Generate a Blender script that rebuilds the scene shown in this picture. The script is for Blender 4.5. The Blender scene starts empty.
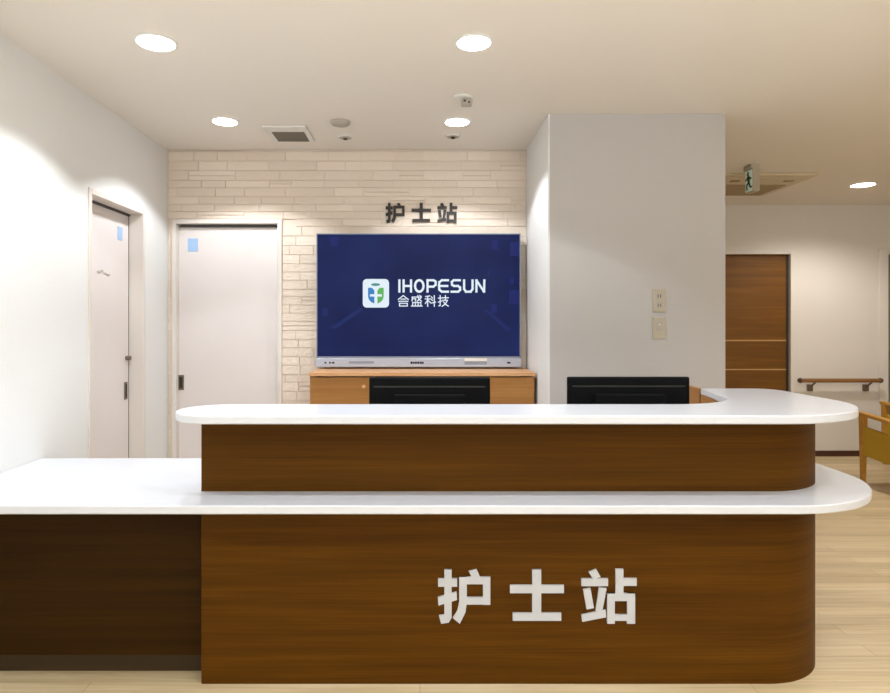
import bpy, bmesh, math, random
from mathutils import Vector
random.seed(7)
S = bpy.context.scene
C = S.collection
F, VX, VY, HC, CEIL = 640.0, 420.0, 325.0, 1.305, 2.5

def P(px, py, Y):
    """world point at depth Y seen at a photo pixel"""
    return Vector(((px-VX)/F*Y, Y, HC-(py-VY)/F*Y))

# ------------------------------------------------------------------ materials
def lin(c):
    return tuple((v/12.92 if v <= .04045 else ((v+.055)/1.055)**2.4) for v in [x/255 for x in c]) + (1,)
def mat(name, rgb, rough=.6, metal=0, emis=None, es=0, noise=None, bump=None, coat=0, spec=.5):
    m = bpy.data.materials.new(name); m.use_nodes = True
    nt = m.node_tree; b = nt.nodes['Principled BSDF']
    col = lin(rgb)
    b.inputs['Base Color'].default_value = col
    b.inputs['Roughness'].default_value = rough
    b.inputs['Metallic'].default_value = metal
    b.inputs['Specular IOR Level'].default_value = spec
    b.inputs['Coat Weight'].default_value = coat
    if emis:
        b.inputs['Emission Color'].default_value = lin(emis); b.inputs['Emission Strength'].default_value = es
    tc = nt.nodes.new('ShaderNodeTexCoord')
    if noise:
        n = nt.nodes.new('ShaderNodeTexNoise'); n.inputs['Scale'].default_value = noise[0]
        n.inputs['Detail'].default_value = 6
        nt.links.new(tc.outputs['Object'], n.inputs['Vector'])
        mx = nt.nodes.new('ShaderNodeMix'); mx.data_type = 'RGBA'
        a = noise[1]
        mx.inputs[6].default_value = tuple(v*(1-a) for v in col[:3])+(1,)
        mx.inputs[7].default_value = tuple(min(1, v*(1+a)) for v in col[:3])+(1,)
        nt.links.new(n.outputs['Fac'], mx.inputs[0]); nt.links.new(mx.outputs[2], b.inputs['Base Color'])
    if bump:
        n2 = nt.nodes.new('ShaderNodeTexNoise'); n2.inputs['Scale'].default_value = bump[0]; n2.inputs['Detail'].default_value = 5
        nt.links.new(tc.outputs['Object'], n2.inputs['Vector'])
        bp = nt.nodes.new('ShaderNodeBump'); bp.inputs['Strength'].default_value = bump[1]; bp.inputs['Distance'].default_value = .01
        nt.links.new(n2.outputs['Fac'], bp.inputs['Height']); nt.links.new(bp.outputs['Normal'], b.inputs['Normal'])
    return m

def wood(name, dark, mid, light, rough=.45, stretch=(1.1, 1.1, 34), coat=0, spec=.4, seams=None):
    m = bpy.data.materials.new(name); m.use_nodes = True
    nt = m.node_tree; L = nt.links; b = nt.nodes['Principled BSDF']
    b.inputs['Roughness'].default_value = rough; b.inputs['Coat Weight'].default_value = coat
    b.inputs['Specular IOR Level'].default_value = spec
    tc = nt.nodes.new('ShaderNodeTexCoord')
    mp = nt.nodes.new('ShaderNodeMapping'); mp.inputs['Scale'].default_value = stretch
    L.new(tc.outputs['Object'], mp.inputs['Vector'])
    n = nt.nodes.new('ShaderNodeTexNoise'); n.inputs['Scale'].default_value = 1.6; n.inputs['Detail'].default_value = 9
    n.inputs['Roughness'].default_value = .62; n.inputs['Distortion'].default_value = .6
    L.new(mp.outputs[0], n.inputs['Vector'])
    mp2 = nt.nodes.new('ShaderNodeMapping'); mp2.inputs['Scale'].default_value = tuple(s*(.45 if s < 5 else .22) for s in stretch)
    L.new(tc.outputs['Object'], mp2.inputs['Vector'])
    n2 = nt.nodes.new('ShaderNodeTexNoise'); n2.inputs['Scale'].default_value = 1.3; n2.inputs['Detail'].default_value = 3
    L.new(mp2.outputs[0], n2.inputs['Vector'])
    ad = nt.nodes.new('ShaderNodeMath'); ad.operation = 'ADD'
    L.new(n.outputs['Fac'], ad.inputs[0]); L.new(n2.outputs['Fac'], ad.inputs[1])
    hf = nt.nodes.new('ShaderNodeMath'); hf.operation = 'MULTIPLY'; hf.inputs[1].default_value = .5
    L.new(ad.outputs[0], hf.inputs[0])
    r = nt.nodes.new('ShaderNodeValToRGB')
    r.color_ramp.elements[0].position = .34; r.color_ramp.elements[0].color = lin(dark)
    r.color_ramp.elements[1].position = .66; r.color_ramp.elements[1].color = lin(light)
    e = r.color_ramp.elements.new(.5); e.color = lin(mid)
    L.new(hf.outputs[0], r.inputs[0])
    out = r.outputs[0]
    if seams:
        bt = nt.nodes.new('ShaderNodeTexBrick')
        bt.inputs['Color1'].default_value = (1, 1, 1, 1); bt.inputs['Color2'].default_value = (.86, .86, .84, 1)
        bt.inputs['Mortar'].default_value = (.55, .5, .45, 1); bt.inputs['Scale'].default_value = 1
        bt.inputs['Mortar Size'].default_value = .0012; bt.inputs['Brick Width'].default_value = seams[0]; bt.inputs['Row Height'].default_value = seams[1]
        L.new(tc.outputs['Object'], bt.inputs['Vector'])
        mx = nt.nodes.new('ShaderNodeMix'); mx.data_type = 'RGBA'; mx.blend_type = 'MULTIPLY'; mx.inputs[0].default_value = 1
        L.new(out, mx.inputs[6]); L.new(bt.outputs['Color'], mx.inputs[7]); out = mx.outputs[2]
    L.new(out, b.inputs['Base Color'])
    bp = nt.nodes.new('ShaderNodeBump'); bp.inputs['Strength'].default_value = .06; bp.inputs['Distance'].default_value = .004
    L.new(n.outputs['Fac'], bp.inputs['Height']); L.new(bp.outputs[0], b.inputs['Normal'])
    return m

M = {}
M['wall'] = mat('white_wallpaper', (226, 226, 224), .85, noise=(3, .015), bump=(160, .12))
M['wall_shaded'] = mat('shaded_wallpaper', (188, 184, 181), .85, noise=(3, .015), bump=(160, .12))  # white wallpaper greyed, the column front's shade is put into this colour
M['wall_warm'] = mat('warm_wallpaper', (226, 222, 217), .85, noise=(3, .015), bump=(160, .12))
M['ceiling'] = mat('ceiling_board', (232, 226, 218), .9, noise=(2, .012), bump=(120, .08))
M['frame'] = mat('painted_door_frame', (222, 214, 206), .55, noise=(5, .015))
M['door'] = mat('pale_door_laminate', (224, 216, 213), .5, noise=(4, .02))
M['rail'] = mat('dark_track', (70, 66, 64), .6)
M['dark_metal'] = mat('bronze_metal', (120, 106, 90), .45, .4)
M['dark_part'] = mat('dark_recess', (38, 34, 30), .6)  # one even dark tone for pulls, slots, buttons and the door edge
M['glow_blue'] = mat('frosted_spy_glass', (150, 176, 208), .3, emis=(150, 195, 250), es=.18)
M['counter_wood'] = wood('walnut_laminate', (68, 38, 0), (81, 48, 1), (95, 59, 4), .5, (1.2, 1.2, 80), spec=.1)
M['knee_wood_shaded'] = wood('walnut_laminate_shaded', (40, 22, 0), (50, 29, 1), (60, 37, 3), .55, (1.2, 1.2, 80), spec=.1)  # darker copy of the walnut, knee-space shade put into its colour
M['plinth'] = wood('dark_plinth', (46, 30, 10), (54, 36, 12), (62, 42, 16), .5)
M['solid'] = mat('white_solid_surface', (208, 211, 217), .28, noise=(60, .012), coat=.15)
M['cab_wood'] = wood('oak_laminate', (142, 94, 40), (158, 108, 52), (172, 122, 66), .45)
M['cab_top'] = wood('oak_edge', (200, 146, 96), (212, 160, 112), (222, 174, 128), .4)
M['door_wood'] = wood('teak_door', (94, 58, 8), (110, 70, 12), (126, 84, 20), .5, (1.2, 1.2, 50))
M['groove'] = mat('pale_groove', (190, 150, 96), .5)
M['floor'] = wood('light_oak_floor', (194, 172, 132), (216, 195, 157), (232, 214, 180), .42, (1.2, 26, 1), seams=(1.2, .09))
M['base'] = wood('dark_baseboard', (70, 42, 28), (82, 50, 34), (94, 60, 42), .5)
M['rail_wood'] = wood('handrail_wood', (122, 84, 44), (142, 100, 56), (160, 118, 70), .4)
M['black'] = mat('black_plastic', (4, 5, 7), .6, spec=.12, noise=(40, .1))
M['black_soft'] = mat('black_matt_plastic', (5, 6, 8), .6, spec=.12)
M['silver'] = mat('brushed_silver', (178, 184, 198), .32, .35, noise=(90, .04))
M['silver_dark'] = mat('silver_grille', (140, 146, 160), .4, .4)
M['white_pl'] = mat('white_plastic', (226, 226, 222), .4)
M['grey_pl'] = mat('grey_plastic', (176, 168, 158), .5)
M['grille'] = mat('grey_grille', (128, 120, 108), .6)
M['beige_pl'] = mat('beige_plate', (182, 172, 152), .5)
M['beige_dk'] = mat('dark_socket', (70, 60, 46), .6)
M['lamp'] = mat('led_diffuser', (255, 255, 255), .5, emis=(255, 253, 246), es=14)
M['letter_w'] = mat('grey_white_acrylic', (196, 200, 208), .45, noise=(30, .01))
M['letter_d'] = mat('dark_brown_acrylic', (36, 27, 20), .5)
M['aircon'] = mat('air_conditioner_panel', (208, 194, 168), .6)
M['aircon_dk'] = mat('air_conditioner_grille', (168, 148, 116), .7)
M['sign_w'] = mat('exit_sign_face', (222, 240, 226), .4, emis=(215, 235, 215), es=.12)
M['sign_g'] = mat('exit_sign_green', (18, 74, 50), .5)
M['mustard'] = mat('mustard_fabric', (196, 158, 44), .9, noise=(300, .12), bump=(500, .3))
M['chair_wood'] = wood('honey_beech', (176, 126, 44), (194, 144, 58), (210, 162, 76), .4, (12, 2, 12))
M['logo_w'] = mat('logo_white', (120, 126, 132), .5, emis=(226, 240, 252), es=.7)
M['logo_b'] = mat('logo_blue', (14, 60, 95), .5, emis=(26, 116, 186), es=.8)
M['logo_g'] = mat('logo_green', (40, 85, 40), .5, emis=(78, 170, 76), es=.8)
M['logo_t'] = mat('logo_teal', (30, 70, 65), .5, emis=(56, 136, 126), es=.8)
M['screen_lt'] = mat('screen_soft_square', (10, 12, 36), .4, emis=(33, 42, 108), es=.75, spec=.1)
M['screen_ln'] = mat('screen_faint_streak', (10, 14, 40), .4, emis=(30, 46, 102), es=.75, spec=.1)

def screen_mat():
    m = bpy.data.materials.new('navy_screen_picture'); m.use_nodes = True
    nt = m.node_tree; L = nt.links; b = nt.nodes['Principled BSDF']
    tc = nt.nodes.new('ShaderNodeTexCoord')
    n = nt.nodes.new('ShaderNodeTexNoise'); n.inputs['Scale'].default_value = 2.2; n.inputs['Detail'].default_value = 2
    L.new(tc.outputs['Object'], n.inputs['Vector'])
    r = nt.nodes.new('ShaderNodeValToRGB')
    r.color_ramp.elements[0].position = .3; r.color_ramp.elements[0].color = lin((18, 28, 78))
    r.color_ramp.elements[1].position = .7; r.color_ramp.elements[1].color = lin((30, 44, 100))
    L.new(n.outputs['Fac'], r.inputs[0]); L.new(r.outputs[0], b.inputs['Emission Color'])
    b.inputs['Emission Strength'].default_value = .7
    b.inputs['Base Color'].default_value = lin((8, 12, 34)); b.inputs['Roughness'].default_value = .4
    b.inputs['Specular IOR Level'].default_value = .1
    return m
M['screen'] = screen_mat()

def brick_mat():
    m = bpy.data.materials.new('split_face_brick'); m.use_nodes = True
    nt = m.node_tree; L = nt.links; b = nt.nodes['Principled BSDF']
    b.inputs['Roughness'].default_value = .9; b.inputs['Specular IOR Level'].default_value = .2
    at = nt.nodes.new('ShaderNodeVertexColor'); at.layer_name = 'tone'
    r = nt.nodes.new('ShaderNodeValToRGB')
    r.color_ramp.elements[0].color = lin((226, 211, 195)); r.color_ramp.elements[1].color = lin((235, 221, 206))
    L.new(at.outputs['Color'], r.inputs[0])
    tc = nt.nodes.new('ShaderNodeTexCoord')
    n = nt.nodes.new('ShaderNodeTexNoise'); n.inputs['Scale'].default_value = 45; n.inputs['Detail'].default_value = 6
    L.new(tc.outputs['Object'], n.inputs['Vector'])
    bp = nt.nodes.new('ShaderNodeBump'); bp.inputs['Strength'].default_value = .5; bp.inputs['Distance'].default_value = .005
    L.new(n.outputs['Fac'], bp.inputs['Height']); L.new(bp.outputs[0], b.inputs['Normal'])
    mx = nt.nodes.new('ShaderNodeMix'); mx.data_type = 'RGBA'; mx.blend_type = 'MULTIPLY'; mx.inputs[0].default_value = .25
    L.new(r.outputs[0], mx.inputs[6]); L.new(n.outputs['Fac'], mx.inputs[7])
    L.new(r.outputs[0], b.inputs['Base Color'])
    return m
M['brick'] = brick_mat()

# ------------------------------------------------------------------ mesh helpers
def obj(name, bm, m, parent=None, smooth=False, bevel=0, seg=2):
    bmesh.ops.recalc_face_normals(bm, faces=bm.faces)
    me = bpy.data.meshes.new(name); bm.to_mesh(me); bm.free()
    me.materials.append(M[m])
    if smooth:
        for p in me.polygons: p.use_smooth = True
        try: me.set_sharp_from_angle(angle=math.radians(35))
        except Exception: pass
    o = bpy.data.objects.new(name, me); C.objects.link(o)
    if bevel:
        b = o.modifiers.new('bevel', 'BEVEL'); b.width = bevel; b.segments = seg; b.limit_method = 'ANGLE'; b.angle_limit = math.radians(35)
    if parent is not None:
        o.parent = parent
        w = Vector((0, 0, 0)); q = parent
        while q is not None: w += q.location; q = q.parent
        me.transform(__import__('mathutils').Matrix.Translation(-w))
    return o
def empty(name, loc, label, cat, group=None, kind=None):
    o = bpy.data.objects.new(name, None); C.objects.link(o); o.location = loc; o.empty_display_size = .1
    return tag(o, label, cat, group, kind)
def tag(o, label=None, cat=None, group=None, kind=None):
    if label: o['label'] = label
    if cat: o['category'] = cat
    if group: o['group'] = group
    if kind: o['kind'] = kind
    return o
def bx(bm, x0, x1, y0, y1, z0, z1):
    v = [bm.verts.new(p) for p in ((x0,y0,z0),(x1,y0,z0),(x1,y1,z0),(x0,y1,z0),(x0,y0,z1),(x1,y0,z1),(x1,y1,z1),(x0,y1,z1))]
    return [bm.faces.new([v[i] for i in q]) for q in ((0,3,2,1),(4,5,6,7),(0,1,5,4),(1,2,6,5),(2,3,7,6),(3,0,4,7))]
def box(name, b, m, parent=None, bevel=0):
    bm = bmesh.new(); bx(bm, *b); return obj(name, bm, m, parent, bevel=bevel)
def boxes(name, bs, m, parent=None, bevel=0):
    bm = bmesh.new()
    for b in bs: bx(bm, *b)
    return obj(name, bm, m, parent, bevel=bevel)
def prism(bm, pts, z0, z1):
    n = len(pts)
    a = [bm.verts.new((x, y, z0)) for x, y in pts]; b = [bm.verts.new((x, y, z1)) for x, y in pts]
    bm.faces.new(a[::-1]); bm.faces.new(b)
    for i in range(n): bm.faces.new((a[i], a[(i+1) % n], b[(i+1) % n], b[i]))
def yprism(bm, pts, y0, y1):
    n = len(pts)
    a = [bm.verts.new((x, y0, z)) for x, z in pts]; b = [bm.verts.new((x, y1, z)) for x, z in pts]
    bm.faces.new(a); bm.faces.new(b[::-1])
    for i in range(n): bm.faces.new((a[i], b[i], b[(i+1) % n], a[(i+1) % n]))
def arc(cx, cy, r, a0, a1, n=20, ry=None):
    ry = ry or r
    return [(cx+r*math.cos(math.radians(a0+(a1-a0)*i/n)), cy+ry*math.sin(math.radians(a0+(a1-a0)*i/n))) for i in range(n+1)]
def lathe(bm, cx, cy, prof, n=32):
    rings = [[bm.verts.new((cx+r*math.cos(2*math.pi*i/n), cy+r*math.sin(2*math.pi*i/n), z)) for i in range(n)] for r, z in prof]
    for a, b in zip(rings, rings[1:]):
        for i in range(n): bm.faces.new((a[i], a[(i+1) % n], b[(i+1) % n], b[i]))
    bm.faces.new(rings[0][::-1]); bm.faces.new(rings[-1])
def tube(bm, p, q, r0, r1=None, n=12):
    r1 = r1 or r0
    p, q = Vector(p), Vector(q); d = (q-p).normalized()
    u = d.orthogonal().normalized(); w = d.cross(u)
    A = [bm.verts.new(p+(u*math.cos(2*math.pi*i/n)+w*math.sin(2*math.pi*i/n))*r0) for i in range(n)]
    B = [bm.verts.new(q+(u*math.cos(2*math.pi*i/n)+w*math.sin(2*math.pi*i/n))*r1) for i in range(n)]
    for i in range(n): bm.faces.new((A[i], A[(i+1) % n], B[(i+1) % n], B[i]))
    bm.faces.new(A[::-1]); bm.faces.new(B)
def beam(bm, p, q, w, h):
    """square bar from p to q (w across X, h the other way), tapering allowed with tuples"""
    w0, w1 = w if isinstance(w, tuple) else (w, w); h0, h1 = h if isinstance(h, tuple) else (h, h)
    p, q = Vector(p), Vector(q); d = (q-p).normalized()
    u = Vector((1, 0, 0)) if abs(d.x) < .9 else Vector((0, 1, 0))
    v = d.cross(u).normalized(); u = v.cross(d).normalized()
    A = [bm.verts.new(p+u*a*w0/2+v*b*h0/2) for a, b in ((-1,-1),(1,-1),(1,1),(-1,1))]
    B = [bm.verts.new(q+u*a*w1/2+v*b*h1/2) for a, b in ((-1,-1),(1,-1),(1,1),(-1,1))]
    for i in range(4): bm.faces.new((A[i], A[(i+1) % 4], B[(i+1) % 4], B[i]))
    bm.faces.new(A[::-1]); bm.faces.new(B)

# ------------------------------------------------------------------ room shell
XL, XR, YB, YF, YN = -1.72, 5.6, 4.37, 6.37, -2.2
XC0, XC1, YC = .735, 1.727, 3.62
tag(box('floor', (XL-.25, XR+.15, YN-.15, YF+.2, -.1, 0), 'floor'), kind='structure')
tag(box('ceiling', (XL-.25, XR+.15, YN-.15, YF+.2, CEIL, CEIL+.1), 'ceiling'), kind='structure')
# left wall with the door opening
D1a, D1b, D1z = 3.345, 3.965, 1.99
tag(boxes('wall_left', [(XL-.2, XL, YN-.1, D1a-.02, 0, CEIL), (XL-.2, XL, D1b+.02, YB+.2, 0, CEIL), (XL-.2, XL, D1a-.02, D1b+.02, D1z+.02, CEIL)], 'wall'), kind='structure')
# brick feature wall with the door opening
D2a, D2b, D2z = (177-VX)/F*YB, (278-VX)/F*YB, 1.995
bm = bmesh.new(); tone = bm.loops.layers.color.new('tone')
for b in [(XL, D2a-.02, YB, YB+.15, 0, CEIL), (D2b+.02, XC0, YB, YB+.15, 0, CEIL), (D2a-.02, D2b+.02, YB, YB+.15, D2z+.02, CEIL)]:
    for f in bx(bm, *b):
        for l in f.loops: l[tone] = (.0, .0, .0, 1)
z = 0
while z < CEIL-.005:
    h = random.choice((.05, .056, .062, .066)); h = min(h, CEIL-z)
    x = XL-random.uniform(0, .2)
    while x < XC0-.02:
        w = random.uniform(.15, .34)
        split = random.random() < .1
        for (a, bb) in (((0, .48), (.52, 1)) if split else ((0, 1),)):
            x0, x1 = max(x, XL)+.0022, min(x+w, XC0-.01)-.0022
            z0, z1 = z+h*a+.0022, z+h*bb-.0022
            pieces = []
            if x1-x0 > .01:
                if z0 < D2z and x1 > D2a-.03 and x0 < D2b+.03:
                    if x0 < D2a-.03: pieces.append((x0, D2a-.03))
                    if x1 > D2b+.03: pieces.append((D2b+.03, x1))
                    if z1 > D2z+.03: z0 = max(z0, D2z+.03); pieces = [(x0, x1)]
                else: pieces.append((x0, x1))
            t = random.random()
            dp = .005+random.random()*.002
            for (p0, p1) in pieces:
                if p1-p0 < .008: continue
                for f in bx(bm, p0, p1, YB-dp, YB+.01, z0, z1):
                    for l in f.loops: l[tone] = (t, t, t, 1)
        x += w
    z += h
tag(obj('wall_back', bm, 'brick'), kind='structure')
tag(box('wall_column', (XC0, XC1, YC, YF+.1, 0, CEIL), 'wall_shaded'), kind='structure')
tag(box('wall_column_lit', (XC0-.01, XC0, YC+.001, YB, 0, CEIL), 'wall'), kind='structure')  # thin white skin added so the column's lit side is lighter than its front
# far corridor wall with two door openings
D3a, D3b, D3z = 2.93, (790-VX)/F*YF, 2.01
D4a, D4b = (887.5-VX)/F*YF, 5.42
tag(boxes('wall_far', [(XC1, D3a-.02, YF, YF+.15, 0, CEIL), (D3b+.02, D4a-.02, YF, YF+.15, 0, CEIL), (D4b+.02, XR, YF, YF+.15, 0, CEIL),
    (D3a-.02, D3b+.02, YF, YF+.15, D3z+.02, CEIL), (D4a-.02, D4b+.02, YF, YF+.15, D3z+.02, CEIL)], 'wall_warm'), kind='structure')
tag(box('wall_right', (XR, XR+.12, YN-.1, YF+.15, 0, CEIL), 'wall_warm'), kind='structure')
tag(box('wall_front', (XL, XR, YN-.12, YN, 0, CEIL), 'wall'), kind='structure')
tag(boxes('baseboard_far', [(XC1, D3a-.04, YF-.012, YF, 0, .055), (D3b+.04, D4a-.1, YF-.012, YF, 0, .055)], 'base'), kind='structure')
tag(boxes('baseboard_left', [(XL, XL+.01, 2.95, D1a-.03, 0, .055), (XL, XL+.01, D1b+.03, YB, 0, .055)], 'base'), kind='structure')

# ------------------------------------------------------------------ door 1 (left wall, sliding, in a recess)
d = empty('door_1', (XL, (D1a+D1b)/2, 0), 'pale sliding door recessed in the left white wall', 'door', kind='structure')
boxes('door_frame', [(XL-.13, XL+.008, D1a-.03, D1a, 0, D1z+.03), (XL-.13, XL+.008, D1b, D1b+.03, 0, D1z+.03), (XL-.13, XL+.008, D1a, D1b, D1z, D1z+.03)], 'frame', d, .003)
box('door_leaf', (XL-.12, XL-.085, D1a+.001, D1b-.001, .005, D1z-.014), 'door', d)
boxes('sliding_track', [(XL-.095, XL-.075, D1a+.001, D1b-.001, D1z-.014, D1z-.001), (XL-.0851, XL-.083, D1b-.005, D1b-.001, .005, D1z-.012)], 'rail', d)
def onleft(px, X): return (F*X)/(px-VX)
def lbox(name, px0, px1, py0, py1, m, par, X=XL-.085, t=.004):
    Ya, Yb = onleft(px0, X), onleft(px1, X); Ym = (Ya+Yb)/2
    return box(name, (X-.002, X+t, min(Ya, Yb), max(Ya, Yb), HC-(py1-VY)/F*Ym, HC-(py0-VY)/F*Ym), m, par, .001)
lbox('spy_window', 117.5, 122, 227, 240, 'glow_blue', d)
bm = bmesh.new()
for i, (a, b_, zz) in enumerate(((97, 100, 272), (100.5, 103, 271), (103.5, 106, 273.5), (106.5, 109.5, 275))):
    Ya, Yb = onleft(a, XL-.085), onleft(b_, XL-.085); zc = HC-(zz-VY)/F*(Ya+Yb)/2
    bx(bm, XL-.086, XL-.082, Ya, Yb, zc-.006, zc+.006)
obj('name_marking', bm, 'grey_pl', d)
Yk = onleft(126, XL-.085); zk = HC-(358-VY)/F*Yk
bm = bmesh.new(); tube(bm, (XL-.086, Yk, zk), (XL-.06, Yk, zk), .014); bx(bm, XL-.064, XL-.058, Yk-.004, Yk+.012, zk-.012, zk+.012)
obj('lock_knob', bm, 'dark_metal', d, smooth=True)
h = lbox('handle', 124, 126.6, 382, 399.5, 'dark_metal', d, t=.006)
lbox('handle_recess', 124.5, 126.1, 384, 397.5, 'dark_part', h, t=.0075)

# door 2 in the brick wall
d = empty('door_2', ((D2a+D2b)/2, YB, 0), 'pale sliding door set in the brick wall', 'door', kind='structure')
boxes('door_frame', [(D2a-.03, D2a, YB-.02, YB+.1, 0, D2z+.03), (D2b, D2b+.03, YB-.02, YB+.1, 0, D2z+.03), (D2a, D2b, YB-.02, YB+.1, D2z, D2z+.03)], 'frame', d, .003)
box('door_leaf', (D2a+.001, D2b-.001, YB+.03, YB+.065, .005, D2z-.02), 'door', d)
box('sliding_track', (D2a+.02, D2b-.025, YB+.02, YB+.09, D2z-.02, D2z-.001), 'rail', d)
YL = YB+.03
def fbox(name, px0, px1, py0, py1, Y, t, m, par, bev=.001):
    a, b_ = P(px0, py1, Y), P(px1, py0, Y)
    return box(name, (a.x, b_.x, Y-t, Y+.001, a.z, b_.z), m, par, bev)
fbox('spy_window', 188, 198, 238.5, 251.5, YL, .004, 'glow_blue', d)
h = fbox('handle', 178, 184, 375, 390, YL, .005, 'dark_metal', d)
fbox('handle_recess', 179.5, 182.5, 377, 388, YL-.005, .0015, 'dark_part', h)

# door 3: teak door on the far wall
d = empty('door_3', ((D3a+D3b)/2, YF, 0), 'brown wooden door in the far corridor wall', 'door', kind='structure')
boxes('door_frame', [(D3a-.035, D3a, YF-.015, YF+.1, 0, D3z+.035), (D3b, D3b+.04, YF-.015, YF+.1, 0, D3z+.035), (D3a, D3b, YF-.015, YF+.1, D3z, D3z+.035)], 'wall_warm', d, .003)
lf = box('door_leaf', (D3a, D3b, YF+.03, YF+.07, .004, D3z), 'door_wood', d)
zz = [HC-(y-VY)/F*(YF+.03) for y in (340.5, 369.5)]
boxes('groove', [(D3a, D3b-.002, YF+.0285, YF+.031, q-.006, q+.006) for q in zz], 'groove', lf)
box('door_edge', (D3b-.022, D3b-.001, YF+.024, YF+.031, .004, D3z-.001), 'dark_part', d)
# door 4: grey door only just in view
d = empty('door_4', ((D4a+D4b)/2, YF, 0), 'grey door at the right edge of the far wall', 'door', kind='structure')
boxes('door_frame', [(D4a-.09, D4a, YF-.015, YF+.1, 0, D3z+.05), (D4b, D4b+.09, YF-.015, YF+.1, 0, D3z+.05), (D4a, D4b, YF-.015, YF+.1, D3z, D3z+.05)], 'wall_warm', d, .003)
box('door_leaf', (D4a, D4b, YF+.03, YF+.07, .004, D3z), 'grille', d)
box('handle', (D4a+.06, D4a+.09, YF-.02, YF+.031, .9, 1.05), 'dark_metal', d, .003)

# ------------------------------------------------------------------ characters (outlines traced in a 890-wide grid)
HU = [[(67,103),(137,103),(137,133),(67,133)], [(90,70),(117,70),(117,248),(106,266),(78,270),(70,240),(90,237)], [(66,172),(135,152),(137,182),(68,203)],
      [(180,76),(209,68),(222,98),(192,99)], [(145,97),(260,97),(260,124),(145,124)], [(233,120),(260,120),(260,200),(233,200)], [(160,172),(260,172),(260,199),(160,199)],
      [(145,97),(173,97),(173,190),(168,228),(147,270),(122,249),(138,222),(145,190)]]
SHI = [[(415,70),(448,70),(448,240),(415,240)], [(333,127),(532,127),(532,157),(333,157)], [(343,230),(522,230),(522,259),(343,259)]]
ZHAN = [[(624,79),(651,68),(668,97),(640,106)], [(597,103),(695,103),(695,131),(597,131)], [(603,143),(630,138),(643,212),(616,217)], [(662,136),(690,139),(673,228),(648,230)],
        [(597,237),(686,219),(688,246),(600,263)], [(723,68),(752,68),(752,165),(723,165)], [(745,102),(801,102),(801,130),(745,130)],
        [(692,158),(795,158),(795,186),(692,186)], [(692,158),(720,158),(720,270),(692,270)], [(766,158),(795,158),(795,270),(766,270)], [(710,236),(780,236),(780,259),(710,259)]]
def char(name, polys, fmap, y0, t, m, parent):
    bm = bmesh.new()
    for k, poly in enumerate(polys):
        pts = [fmap(x, y) for x, y in poly]
        yprism(bm, pts, y0-t-k*.00004, y0)
    return obj(name, bm, m, parent)

# ------------------------------------------------------------------ nurse station counter
ZL, TL, ZU, TU = .70, .03, 1.0, .03
Y0 = 2.327; CXr = 1.27; XE = 1.57; XS = -.795; YE = 3.08
ct = empty('reception_counter', (.3, Y0, 0), 'L-shaped walnut reception counter with two white rounded tops and a lower desk to the left', 'counter')
bm = bmesh.new()
prism(bm, [(XS, Y0)] + arc(CXr, Y0+.3, .3, -90, 0, 28) + [(XE, YE-.04), (1.36, YE-.04), (1.36, 2.6), (XS, 2.6)], 0.0, ZL-TL)
obj('front_panel', bm, 'counter_wood', ct, smooth=True)
bm = bmesh.new()
prism(bm, [(XS, Y0)] + arc(CXr, Y0+.3, .3, -90, 0, 28) + [(XE, YE-.04), (1.36, YE-.04), (1.36, Y0+.13), (XS, Y0+.13)], ZL, ZU-TU)
obj('upper_panel', bm, 'counter_wood', ct, smooth=True)
box('desk_panel', (XL+.002, XS, 2.40, 2.43, .068, ZL-TL), 'knee_wood_shaded', ct)
box('plinth', (XL+.002, XS, 2.415, 2.43, 0, .068), 'plinth', ct)
# lower worktop
bm = bmesh.new()
prism(bm, [(XL+.001, 2.143)] + arc(1.27, 2.613, .47, -90, 0, 32) + arc(1.68, YE-.06, .06, 0, 90, 8) + [(1.34, YE)] + [(1.34, 2.91), (XL+.001, 2.91)], ZL-TL, ZL)
obj('lower_worktop', bm, 'solid', ct, smooth=True, bevel=.004)
# upper top with a rounded left end, returning along the right wing
r = .158
bm = bmesh.new()
left = arc(XS+.08, 2.155+r, r, 90, 270, 24)
inner = [(1.35, YE), (1.335, 2.95)] + arc(.98, 2.80, .325, 0, -90, 20, ry=.33)
prism(bm, left[::1] + arc(1.24, 2.605, .45, -90, 0, 32) + arc(1.59, YE-.10, .10, 0, 90, 10) + inner, ZU-TU, ZU)
obj('upper_countertop', bm, 'solid', ct, smooth=True, bevel=.004)
box('inner_side_panel', (1.335, 1.359, 2.62, YE-.04, ZL, ZU-TU), 'cab_wood', ct)
box('inner_end_panel', (1.345, 1.37, YE+.002, YC-.003, 0, ZU-.002), 'cab_wood', ct)
def mapbig(x, y):
    p = P(420+x/3.708, 550+y/3.708, Y0); return (p.x, p.z)
lt = bpy.data.objects.new('lettering', None); C.objects.link(lt); lt.parent = ct
lt.location = Vector((.33, Y0, .3)) - ct.location
lt['label'] = 'grey-white characters 护士站'
for g in (HU, SHI, ZHAN): char('character', g, mapbig, Y0, .008, 'letter_w', lt)

# small dark lettering above the television
sg = empty('wall_lettering', (P(422, 213, YB).x, YB-.013, P(422, 213, YB).z), 'small dark brown characters 护士站 on the brick wall above the television', 'sign')
def mapsm(x, y):
    p = P(385.6+(x-66)*.0975, 202.6+(y-68)*.1005, YB-.02); return (p.x, p.z)
for g in (HU, SHI, ZHAN): char('character', g, mapsm, YB-.004, .014, 'letter_d', sg)

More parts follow.
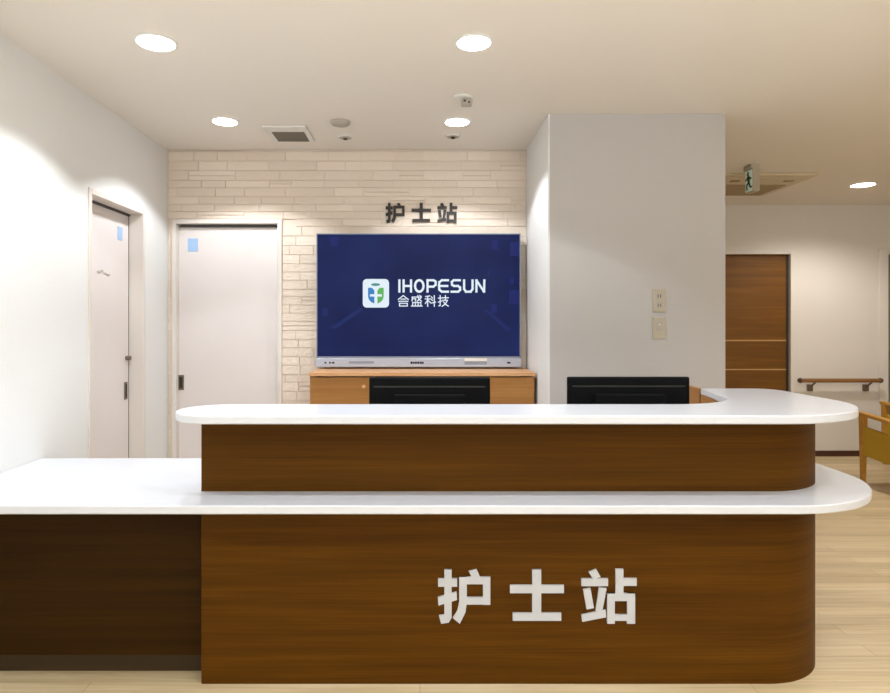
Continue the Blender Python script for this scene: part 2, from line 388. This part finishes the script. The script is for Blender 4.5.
# ------------------------------------------------------------------ television
YT = 4.28
a, b_ = P(316.5, 367, YT), P(520.5, 233.5, YT)
tv = empty('television', ((a.x+b_.x)/2, YT, a.z), 'large flat television with a navy screen mounted on the brick wall', 'television')
lowz = P(400, 357.6, YT).z
boxes('housing', [(a.x, b_.x, YT, YT+.05, lowz-.002, b_.z), (a.x+.2, b_.x-.2, YT+.05, YB-.013, lowz+.2, b_.z-.2)], 'black', tv, .004)
boxes('bezel', [(a.x, a.x+.006, YT-.004, YT, lowz, b_.z), (b_.x-.006, b_.x, YT-.004, YT, lowz, b_.z), (a.x, b_.x, YT-.004, YT, b_.z-.006, b_.z), (a.x, b_.x, YT-.004, YT, lowz-.002, lowz+.008)], 'silver_dark', tv)
bar = box('lower_bar', (a.x-.004, b_.x+.004, YT-.016, YT+.05, a.z, lowz-.004), 'silver', tv, .004)
YBr = YT-.016
fbox('speaker_grille', 349, 374, 361.2, 363.6, YBr, .001, 'silver_dark', bar, 0)
fbox('port_cover', 464.5, 487, 358.2, 361, YBr, .003, 'white_pl', bar, 0)
fbox('port_panel', 464.5, 487, 361.6, 364.6, YBr, .001, 'silver_dark', bar, 0)
bm = bmesh.new()
for (x0, x1) in ((410.5, 412.5), (413, 414.4), (415, 416.8), (417.4, 419.4), (420, 421.8), (422.2, 423.6)):
    p, q = P(x0, 363.8, YBr), P(x1, 361.6, YBr); bx(bm, p.x, q.x, YBr-.001, YBr, p.z, q.z)
obj('brand_marking', bm, 'black', bar)
for (x0, x1) in ((324.5, 326.5), (329, 331), (332, 334.5), (507, 510.5)):
    p, q = P(x0, 363.6, YBr), P(x1, 361.8, YBr); box('control_button', (p.x, q.x, YBr-.001, YBr, p.z, q.z), 'dark_part', bar)
sc = box('screen', (a.x+.006, b_.x-.006, YT-.0025, YT, lowz+.008, b_.z-.006), 'screen', tv)
YS = YT-.0025
def quads(name, rects, Y, t, m, par):
    bm = bmesh.new()
    if len(rects) > 1:
        bm.free()
        for q in rects: quads(name, [q], Y, t, m, par)
        return
    for i, poly in enumerate(rects):
        yprism(bm, [(P(x, y, Y).x, P(x, y, Y).z) for x, y in poly], Y-t-i*.00002, Y)
    return obj(name, bm, m, par)
def R4(x0, y0, x1, y1): return [(x0, y0), (x1, y0), (x1, y1), (x0, y1)]
quads('background_square', [R4(330, 236.5, 338, 246), R4(492, 240, 498, 250), R4(510, 242, 519, 256), R4(491, 304, 497, 313), R4(509, 290, 519, 304), R4(510, 277, 514, 284)], YS, .0003, 'screen_lt', sc)
quads('background_streak', [[(484, 310), (487, 309), (512, 330), (507, 331)], [(330, 328), (336, 329), (364, 309), (360, 308)], [(487, 275), (490, 268), (491, 268), (489, 276)], R4(322, 308, 328, 316)], YS, .0003, 'screen_ln', sc)
# logo badge
def rr(x0, y0, x1, y1, r):
    pts = []
    for cx, cy, a0 in ((x1-r, y0+r, -90), (x1-r, y1-r, 0), (x0+r, y1-r, 90), (x0+r, y0+r, 180)): pts += arc(cx, cy, r, a0, a0+90, 6)
    return pts
lg = quads('logo_badge', [rr(362.8, 279, 389, 307.6, 4)], YS, .0006, 'logo_w', sc)
YLg = YS-.0006
lf = [(368, 287.8), (372, 287.8), (374.3, 290.5), (374.3, 303.5), (371, 302), (368.8, 299.5), (368, 296.5)]
rt = [(383.7, 287.8), (379.7, 287.8), (377.4, 290.5), (377.4, 303.5), (380.7, 302), (382.9, 299.5), (383.7, 296.5)]
quads('logo_shield', [lf], YLg, .0004, 'logo_b', sc); quads('logo_shield', [rt], YLg, .0004, 'logo_g', sc)
quads('logo_cross', [R4(370, 294.2, 381.8, 296.6)], YLg-.0004, .0003, 'logo_w', sc)
quads('logo_crown', [[(375.6+4.6*math.cos(t*.3927), 284.6+1.4*math.sin(t*.3927)) for t in range(16)]], YLg, .0004, 'logo_t', sc)
# stroke lettering on screen (grid of the 150x70 px crop, 5.933 units per px)
def stroke_obj(name, strokes, w):
    bm = bmesh.new(); k = 0; Y = YS
    for st in strokes:
        for (x0, y0), (x1, y1) in zip(st, st[1:]):
            dx, dy = x1-x0, y1-y0; l = math.hypot(dx, dy) or 1; nx, ny = -dy/l*w/2, dx/l*w/2; ex, ey = dx/l*w*.4, dy/l*w*.4
            poly = [(x0+nx-ex, y0+ny-ey), (x1+nx+ex, y1+ny+ey), (x1-nx+ex, y1-ny+ey), (x0-nx-ex, y0-ny-ey)]
            pts = [P(350+x/5.933, 260+y/5.933, Y) for x, y in poly]
            yprism(bm, [(p.x, p.z) for p in pts], Y-.0006-k*.000004, Y); k += 1
    return obj(name, bm, 'logo_w', sc)
T, B_, Mi = 120, 188, 154
oval = lambda x0, x1: [((x0+x1)/2+(x1-x0)/2*math.cos(t*math.pi/8), (T+B_)/2+(B_-T)/2*math.sin(t*math.pi/8)) for t in range(17)]
stroke_obj('company_name', [[(293, T), (293, B_)], [(318, T), (318, B_)], [(318, Mi), (362, Mi)], [(362, T), (362, B_)], oval(386, 436),
    [(460, B_), (460, T), (495, T), (508, 128), (508, 147), (495, Mi+4), (460, Mi+4)],
    [(582, T), (545, T), (530, 132), (528, Mi), (530, 176), (545, B_), (582, B_)], [(530, Mi), (578, Mi)],
    [(652, T), (615, T), (604, 130), (606, 148), (618, Mi), (640, Mi), (653, 163), (653, 178), (642, B_), (602, B_)],
    [(677, T), (677, 172), (688, B_), (716, B_), (727, 172), (727, T)], [(750, B_), (750, T), (795, B_), (797, T)]], 13)
stroke_obj('company_characters', [
    [(316, 211), (286, 234)], [(316, 211), (346, 234)], [(302, 232), (331, 232)], [(288, 245), (344, 245)], [(294, 257), (294, 273), (340, 273), (340, 257), (294, 257)],
    [(368, 220), (424, 220)], [(370, 220), (368, 243)], [(374, 230), (390, 230), (388, 243)], [(402, 211), (408, 232), (424, 244)], [(420, 226), (398, 244)], [(414, 211), (421, 215)],
    [(372, 252), (420, 252), (420, 270)], [(372, 252), (372, 270)], [(388, 252), (388, 270)], [(404, 252), (404, 270)], [(364, 273), (428, 273)],
    [(448, 217), (474, 213)], [(446, 231), (477, 231)], [(461, 215), (461, 275)], [(461, 236), (447, 258)], [(463, 238), (476, 252)], [(500, 211), (500, 275)], [(482, 218), (490, 226)], [(482, 233), (490, 240)], [(480, 256), (508, 250)],
    [(524, 226), (544, 226)], [(535, 211), (535, 270), (527, 272)], [(524, 250), (544, 243)], [(548, 224), (584, 224)], [(566, 211), (566, 238)], [(550, 239), (578, 239), (566, 260), (546, 275)], [(554, 248), (568, 264), (584, 274)]], 6.2)

# ------------------------------------------------------------------ cabinet below the television
cx0, cx1, cy0 = P(310, 375, 3.95).x, P(534.5, 375, 3.95).x, 3.95
zt = HC-(372.5-VY)/F*3.95
cb = empty('low_cabinet', ((cx0+cx1)/2, 4.15, 0), 'light oak cabinet standing under the television against the brick wall', 'cabinet')
box('cabinet_top', (cx0-.006, cx1+.006, cy0-.015, YB-.013, zt-.022, zt), 'cab_top', cb, .002)
boxes('carcass', [(cx0, cx0+.02, cy0, YB-.013, 0, zt-.022), (cx1-.02, cx1, cy0, YB-.013, 0, zt-.022), (cx0+.02, cx1-.02, YB-.03, YB-.013, 0, zt-.022), (cx0+.02, cx1-.02, cy0+.01, YB-.03, 0, .06),
    (-.32, -.30, cy0+.01, YB-.03, .06, zt-.022), (.42, .44, cy0+.01, YB-.03, .06, zt-.022)], 'cab_wood', cb)
for x0, x1, kx in ((cx0+.002, -.312, -.345), (.432, cx1-.006, .47), (-.308, .428, .06)):
    dr = box('door', (x0, x1, cy0-.012, cy0+.004, .06, zt-.03), 'cab_wood', cb, .0015)
    bm = bmesh.new(); zk = zt-.085
    if kx > 0: zk -= .12
    tube(bm, (kx, cy0-.012, zk), (kx, cy0-.026, zk), .004); tube(bm, (kx, cy0-.026, zk), (kx, cy0-.036, zk), .011, .009)
    obj('knob', bm, 'cab_top', dr, smooth=True)

# ------------------------------------------------------------------ two monitors behind the upper counter
def monitor(px0, px1, pytop, label, Y=2.70, tilt=0):
    a, b_ = P(px0, 400, Y), P(px1, pytop, Y); cx = (a.x+b_.x)/2
    t = empty('computer_monitor', (cx, Y, ZL), label, 'monitor', 'monitors behind the upper counter')
    bm = bmesh.new(); bx(bm, a.x, b_.x, Y, Y+.028, b_.z-.32, b_.z); obj('back_housing', bm, 'black', t, bevel=.006)
    bm = bmesh.new(); yprism(bm, [(cx-.16, b_.z-.26), (cx+.16, b_.z-.26), (cx+.15, b_.z-.07), (cx-.15, b_.z-.07)], Y-.02, Y); obj('rear_bulge', bm, 'black_soft', t, bevel=.006)
    bm = bmesh.new(); bx(bm, a.x+.02, b_.x-.02, Y-.0015, Y, b_.z-.042, b_.z-.036); obj('vent_slot', bm, 'dark_part', t)
    bm = bmesh.new(); bx(bm, a.x+.012, b_.x-.012, Y+.028, Y+.029, b_.z-.305, b_.z-.012); obj('screen', bm, 'black_soft', t)
    bm = bmesh.new(); bx(bm, cx-.03, cx+.03, Y-.045, Y-.02, ZL+.012, b_.z-.12); obj('stand', bm, 'black_soft', t, bevel=.004)
    bm = bmesh.new(); prism(bm, rr(cx-.11, Y-.09, cx+.11, Y+.09, .03), ZL, ZL+.012); obj('base', bm, 'black_soft', t)
monitor(369, 490, 377.5, 'black computer monitor seen from behind in front of the oak cabinet')
monitor(568, 690, 377, 'black computer monitor seen from behind in front of the plain white column')

# ------------------------------------------------------------------ wall plates on the column
a, b_ = P(652.5, 312, YC), P(665, 289.5, YC)
so = empty('power_outlet', ((a.x+b_.x)/2, YC, (a.z+b_.z)/2), 'beige double power outlet plate on the column above the switch plate', 'outlet')
box('cover_plate', (a.x, b_.x, YC-.008, YC, a.z, b_.z), 'beige_pl', so, .002)
zc = (a.z+b_.z)/2; xc = (a.x+b_.x)/2
for dz in (.026, -.026):
    s_ = box('socket', (xc-.018, xc+.018, YC-.0095, YC-.008, zc+dz-.018, zc+dz+.018), 'grey_pl', so)
    boxes('slot', [(xc-.009, xc-.005, YC-.0102, YC-.0095, zc+dz-.009, zc+dz+.009), (xc+.005, xc+.009, YC-.0102, YC-.0095, zc+dz-.009, zc+dz+.009)], 'beige_dk', s_)
a, b_ = P(652.5, 339, YC), P(665, 317.5, YC)
so = empty('switch_plate', ((a.x+b_.x)/2, YC, (a.z+b_.z)/2), 'beige switch plate on the column directly below the power outlet', 'switch')
box('cover_plate', (a.x, b_.x, YC-.008, YC, a.z, b_.z), 'beige_pl', so, .002)
xc = (a.x+b_.x)/2; zc = (a.z+b_.z)/2
box('rocker', (xc-.018, xc+.018, YC-.0105, YC-.008, zc-.012, zc+.038), 'grey_pl', so, .001)
box('indicator', (xc-.004, xc+.004, YC-.0115, YC-.0105, zc+.018, zc+.024), 'white_pl', so)

# ------------------------------------------------------------------ ceiling fittings
LIGHTS = [(156, 42, 36, 'round recessed ceiling light nearest the left wall, in the front row'),
          (474, 42, 33, 'round recessed ceiling light in the front row above the middle of the counter'),
          (225, 121, 23.5, 'small-looking round ceiling light beside the square air vent'),
          (457, 121.5, 23.5, 'small-looking round ceiling light beside the ceiling box over the television'),
          (863, 184.5, 20.5, 'round recessed ceiling light in the corridor on the far right')]
lampspots = []
for px, py, w, lab in LIGHTS:
    Y = F*(CEIL-HC)/(VY-py); x = (px-VX)/F*Y; r = w/2/F*Y
    t = empty('ceiling_light', (x, Y, CEIL), lab, 'ceiling light', 'round recessed ceiling lights')
    bm = bmesh.new(); lathe(bm, x, Y, [(r*1.16, CEIL), (r*1.16, CEIL-.003), (r*1.02, CEIL-.006), (r, CEIL-.006), (r, CEIL-.001)], 40)
    obj('trim_ring', bm, 'white_pl', t, smooth=True)
    bm = bmesh.new(); lathe(bm, x, Y, [(r, CEIL-.0062), (r, CEIL-.0075), (r*.9, CEIL-.009)], 40)
    obj('diffuser', bm, 'lamp', t)
    lampspots.append((x, Y))
YA = lambda py: F*(CEIL-HC)/(VY-py)
# square vent
t_ = YA(125); u_ = YA(140.5); x0, x1 = (262-VX)/F*t_, (306-VX)/F*t_
v = empty('ceiling_vent', ((x0+x1)/2, (t_+u_)/2, CEIL), 'square air vent with a grey grille on the ceiling near the brick wall', 'vent')
box('vent_frame', (x0, x1, t_, u_, CEIL-.012, CEIL), 'white_pl', v, .003)
gy0, gy1 = YA(130), YA(138.6); gx0, gx1 = x0+.035, x1-.03
boxes('grille', [(gx0, gx1, gy0, gy1, CEIL-.0135, CEIL-.012)] + [(gx0, gx1, gy0+(gy1-gy0)*i/8, gy0+(gy1-gy0)*i/8+.006, CEIL-.018, CEIL-.0135) for i in range(9)], 'grille', v)
# flat detector, two small sensors, sprinkler/detector box
Y = YA(121.5); x = (340.5-VX)/F*Y
sd = empty('smoke_detector', (x, Y, CEIL), 'flat grey round smoke detector on the ceiling next to the square vent', 'smoke detector')
bm = bmesh.new(); lathe(bm, x, Y, [(.056, CEIL), (.056, CEIL-.01), (.05, CEIL-.02)]); obj('base', bm, 'grey_pl', sd, smooth=True)
bm = bmesh.new(); lathe(bm, x, Y, [(.036, CEIL-.02), (.032, CEIL-.024)]); obj('sensor_cap', bm, 'grey_pl', sd, smooth=True)
for px, py, lab in ((345.5, 137, 'tiny round spotlight in the ceiling just behind the flat smoke detector'), (453, 136, 'tiny round spotlight in the ceiling behind the ceiling light over the television')):
    Y = YA(py); x = (px-VX)/F*Y
    s = empty('spotlight', (x, Y, CEIL), lab, 'spotlight', 'tiny ceiling spotlights by the brick wall')
    bm = bmesh.new(); lathe(bm, x, Y, [(.052, CEIL), (.052, CEIL-.004), (.047, CEIL-.007)]); obj('trim_ring', bm, 'white_pl', s, smooth=True)
    bm = bmesh.new(); lathe(bm, x, Y, [(.04, CEIL-.007), (.04, CEIL-.0075)]); obj('opening', bm, 'grey_pl', s)
    bm = bmesh.new(); lathe(bm, x, Y, [(.012, CEIL-.0075), (.014, CEIL-.014), (.010, CEIL-.018)]); obj('lamp_head', bm, 'beige_dk', s, smooth=True)
Y = YA(97); x = (464-VX)/F*Y
s = empty('ceiling_sensor', (x, Y, CEIL), 'small grey sensor box fixed to the ceiling over the middle of the counter', 'sensor')
bm = bmesh.new(); lathe(bm, x-.005, Y, [(.05, CEIL), (.05, CEIL-.008), (.045, CEIL-.012)]); obj('base', bm, 'white_pl', s, smooth=True)
bm = bmesh.new(); bx(bm, x-.012, x+.042, Y-.025, Y+.03, CEIL-.045, CEIL-.012); obj('sensor_head', bm, 'grey_pl', s, bevel=.006)
bm = bmesh.new(); bx(bm, x-.004, x+.008, Y-.027, Y-.025, CEIL-.034, CEIL-.022); bx(bm, x+.02, x+.03, Y-.027, Y-.025, CEIL-.04, CEIL-.03); obj('lens', bm, 'beige_dk', s)

# ceiling air conditioner in the corridor
ya, yb, xr = YA(172.5), YA(193.5), 3.13; xl = xr-.95
ac = empty('air_conditioner', ((xl+xr)/2, (ya+yb)/2, CEIL), 'beige cassette air conditioner in the corridor ceiling behind the exit sign', 'air conditioner')
box('cover_panel', (xl, xr, ya, yb, CEIL-.022, CEIL), 'aircon', ac, .006)
g0, g1 = YA(182), YA(192)
boxes('intake_grille', [(xl+.1, xr-.07, g0, g1, CEIL-.026, CEIL-.022)] + [(xl+.1, xr-.07, g0+(g1-g0)*i/10, g0+(g1-g0)*i/10+.008, CEIL-.031, CEIL-.026) for i in range(11)], 'aircon_dk', ac)
y_ = YA(178)
for px in (735, 789):
    xx = (px-VX)/F*y_; box('latch', (xx-.035, xx+.035, y_-.015, y_+.02, CEIL-.03, CEIL-.022), 'aircon_dk', ac)
box('air_flap', (xl+.1, xr-.2, ya+.05, ya+.11, CEIL-.03, CEIL-.022), 'aircon', ac, .003)

# hanging exit sign, its pictogram on the left face
YX = 4.74; xs = (752.5-VX)/F*YX
ex = empty('exit_sign', (xs, YX, CEIL), 'small hanging exit sign with a dark green running figure in front of the air conditioner', 'exit sign')
box('mounting', (xs-.012, xs+.05, YX, YX+.11, CEIL-.035, CEIL), 'beige_pl', ex, .003)
box('sign_box', (xs-.002, xs+.052, YX-.01, YX+.10, CEIL-.205, CEIL-.035), 'beige_pl', ex, .008)
bm = bmesh.new(); bx(bm, xs-.004, xs-.002, YX-.002, YX+.095, CEIL-.198, CEIL-.042); f_ = obj('sign_face', bm, 'sign_w', ex)
def xbar(bm, p, q, w):
    (y0, z0), (y1, z1) = p, q
    dy, dz = y1-y0, z1-z0; l = math.hypot(dy, dz); ny, nz = -dz/l*w/2, dy/l*w/2
    pts = [(y0+ny, z0+nz), (y1+ny, z1+nz), (y1-ny, z1-nz), (y0-ny, z0-nz)]
    A = [bm.verts.new((xs-.0055, y, z)) for y, z in pts]; B = [bm.verts.new((xs-.004, y, z)) for y, z in pts]
    bm.faces.new(A); bm.faces.new(B[::-1])
    for i in range(4): bm.faces.new((A[i], A[(i+1) % 4], B[(i+1) % 4], B[i]))
bm = bmesh.new(); c0, zc = YX+.048, CEIL-.12
for p, q, w in (((c0+.02, zc+.062), (c0+.001, zc+.05), .03), ((c0+.01, zc+.04), (c0-.005, zc-.005), .03), ((c0+.01, zc+.03), (c0+.045, zc+.01), .014), ((c0+.0, zc+.03), (c0-.04, zc+.012), .014),
                ((c0-.005, zc-.005), (c0+.03, zc-.03), .018), ((c0+.03, zc-.03), (c0+.02, zc-.065), .016), ((c0-.005, zc-.005), (c0-.02, zc-.045), .018), ((c0-.02, zc-.045), (c0-.05, zc-.05), .014)):
    xbar(bm, p, q, w)
obj('running_figure', bm, 'sign_g', f_)

# ------------------------------------------------------------------ handrail on the far wall
zr = HC-(380.5-VY)/F*6.29; x0, x1 = (798.5-VX)/F*6.29, (882-VX)/F*6.29
hr = empty('handrail', ((x0+x1)/2, YF, zr), 'short wooden handrail on metal brackets on the far corridor wall beside the brown door', 'handrail')
bm = bmesh.new(); tube(bm, (x0+.02, 6.29, zr), (x1-.02, 6.29, zr), .02, n=16); obj('rail', bm, 'rail_wood', hr, smooth=True)
for s_, xx in ((-1, x0), (1, x1)):
    bm = bmesh.new(); tube(bm, (xx-s_*.02, 6.29, zr), (xx, 6.29, zr), .027, .02, n=16); obj('end_cap', bm, 'base', hr, smooth=True)
for px in (811, 867):
    xx = (px-VX)/F*6.33
    bm = bmesh.new(); tube(bm, (xx+.02, 6.29, zr-.018), (xx, 6.335, zr-.065), .009); bx(bm, xx-.02, xx+.02, 6.33, YF-.0005, zr-.11, zr-.045)
    obj('bracket', bm, 'dark_metal', hr, smooth=True)

# ------------------------------------------------------------------ lounge armchairs in the corridor
def armchair(ox, oy, label):
    t = empty('lounge_armchair', (ox+.29, oy-.3, 0), label, 'chair', 'mustard lounge armchairs in the corridor')
    W = .58
    for k, x in enumerate((ox, ox+W)):
        bm = bmesh.new(); beam(bm, (x, oy-.02, 0), (x, oy-.02, .565), (.032, .045), (.034, .055)); obj('leg', bm, 'chair_wood', t, bevel=.006)
        bm = bmesh.new(); beam(bm, (x, oy-.68, 0), (x, oy-.60, .50), (.032, .045), (.034, .05)); obj('leg', bm, 'chair_wood', t, bevel=.006)
        bm = bmesh.new(); beam(bm, (x, oy+.02, .574), (x, oy-.30, .552), .052, .03); beam(bm, (x, oy-.29, .553), (x, oy-.66, .50), .052, .03); obj('armrest', bm, 'chair_wood', t, bevel=.008)
        bm = bmesh.new()
        o0 = -.012
        A = [(oy-.045, .47), (oy-.60, .425), (oy-.645, .20), (oy-.035, .235)]
        va = [bm.verts.new((x-.014, y, z)) for y, z in A]; vb = [bm.verts.new((x+.014, y, z)) for y, z in A]
        bm.faces.new(va); bm.faces.new(vb[::-1])
        for i in range(4): bm.faces.new((va[i], va[(i+1) % 4], vb[(i+1) % 4], vb[i]))
        obj('side_panel', bm, 'mustard', t, bevel=.006)
    bm = bmesh.new(); beam(bm, (ox+W/2, oy+.0, .35), (ox+W/2, oy-.58, .31), W-.05, .12); obj('seat', bm, 'mustard', t, bevel=.03, seg=4)
    bm = bmesh.new(); beam(bm, (ox+W/2, oy-.54, .30), (ox+W/2, oy-.70, .72), W-.06, .10); obj('backrest', bm, 'mustard', t, bevel=.03, seg=4)
    bm = bmesh.new(); bx(bm, ox+.016, ox+W-.016, oy-.04, oy-.015, .22, .275); obj('front_rail', bm, 'chair_wood', t, bevel=.004)
armchair(3.655, 5.30, 'mustard lounge armchair with honey wooden arms, the nearer one at the right edge')
armchair(4.36, 6.02, 'mustard lounge armchair with only an arm tip in view, farther back by the corridor wall')

# ------------------------------------------------------------------ lights
def spot(x, y, e, size=123, blend=.18, col=(.89, .94, 1), r=.06, z=CEIL-.03):
    l = bpy.data.lights.new('downlight', 'SPOT'); l.energy = e; l.spot_size = math.radians(size); l.spot_blend = blend
    l.color = col; l.shadow_soft_size = r
    o = bpy.data.objects.new('downlight', l); C.objects.link(o); o.location = (x, y, z); return o
E = 38
for (x, y) in lampspots[:4]: spot(x, y, E*(1.2 if x < 0 else 1))
spot(*lampspots[4], 72, col=(1, .92, .83), size=150, blend=.6)
for (x, y) in ((-1.12, 1.5), (.22, 1.5), (1.6, 1.5), (-1.12, .2), (.22, .2), (1.6, .2), (-1.12, -1.1), (.22, -1.1), (1.6, -1.1)):
    spot(x, y, E*{1.5: .85, .2: .35, -1.1: .4}[y]*(1.25 if x < 0 else 1), r=.05, size=124, blend=.2)
for (x, y) in ((3.75, 3.6), (3.75, 1.8), (3.75, 0.0)):
    spot(x, y, 52, col=(1, .91, .80), r=.08, size=140, blend=.4)
def area(x, y, z, sx, sy, e, col, rot=(0, 0, 0)):
    l = bpy.data.lights.new('fill_light', 'AREA'); l.shape = 'RECTANGLE'; l.size = sx; l.size_y = sy; l.energy = e; l.color = col
    o = bpy.data.objects.new('fill_light', l); C.objects.link(o); o.location = (x, y, z); o.rotation_euler = rot; return o
# added cool fill from behind the camera, no window there
area(1.2, YN+.05, 1.35, 5.5, 2.0, 14, (.76, .88, 1), (math.radians(90), 0, 0))

area(1.0, -.6, 1.5, 3.2, 1.6, 135, (.90, .95, 1), (math.radians(180), 0, 0))  # added upward fill, no such lamp in the room; lifts the ceiling
w = bpy.data.worlds.new('world'); S.world = w; w.use_nodes = True
w.node_tree.nodes['Background'].inputs[0].default_value = (.9, .95, 1, 1); w.node_tree.nodes['Background'].inputs[1].default_value = .3

# ------------------------------------------------------------------ camera
cam = bpy.data.cameras.new('camera'); cam.sensor_width = 36; cam.sensor_fit = 'HORIZONTAL'; cam.lens = F*36/890
cam.shift_x = (445-VX)/890; cam.shift_y = -(346.5-VY)/890; cam.clip_start = .05
co = bpy.data.objects.new('camera', cam); C.objects.link(co); co.location = (0, 0, HC); co.rotation_euler = (math.radians(90), 0, 0)
S.camera = co
S.view_settings.view_transform = 'Standard'; S.view_settings.look = 'None'; S.view_settings.exposure = 0
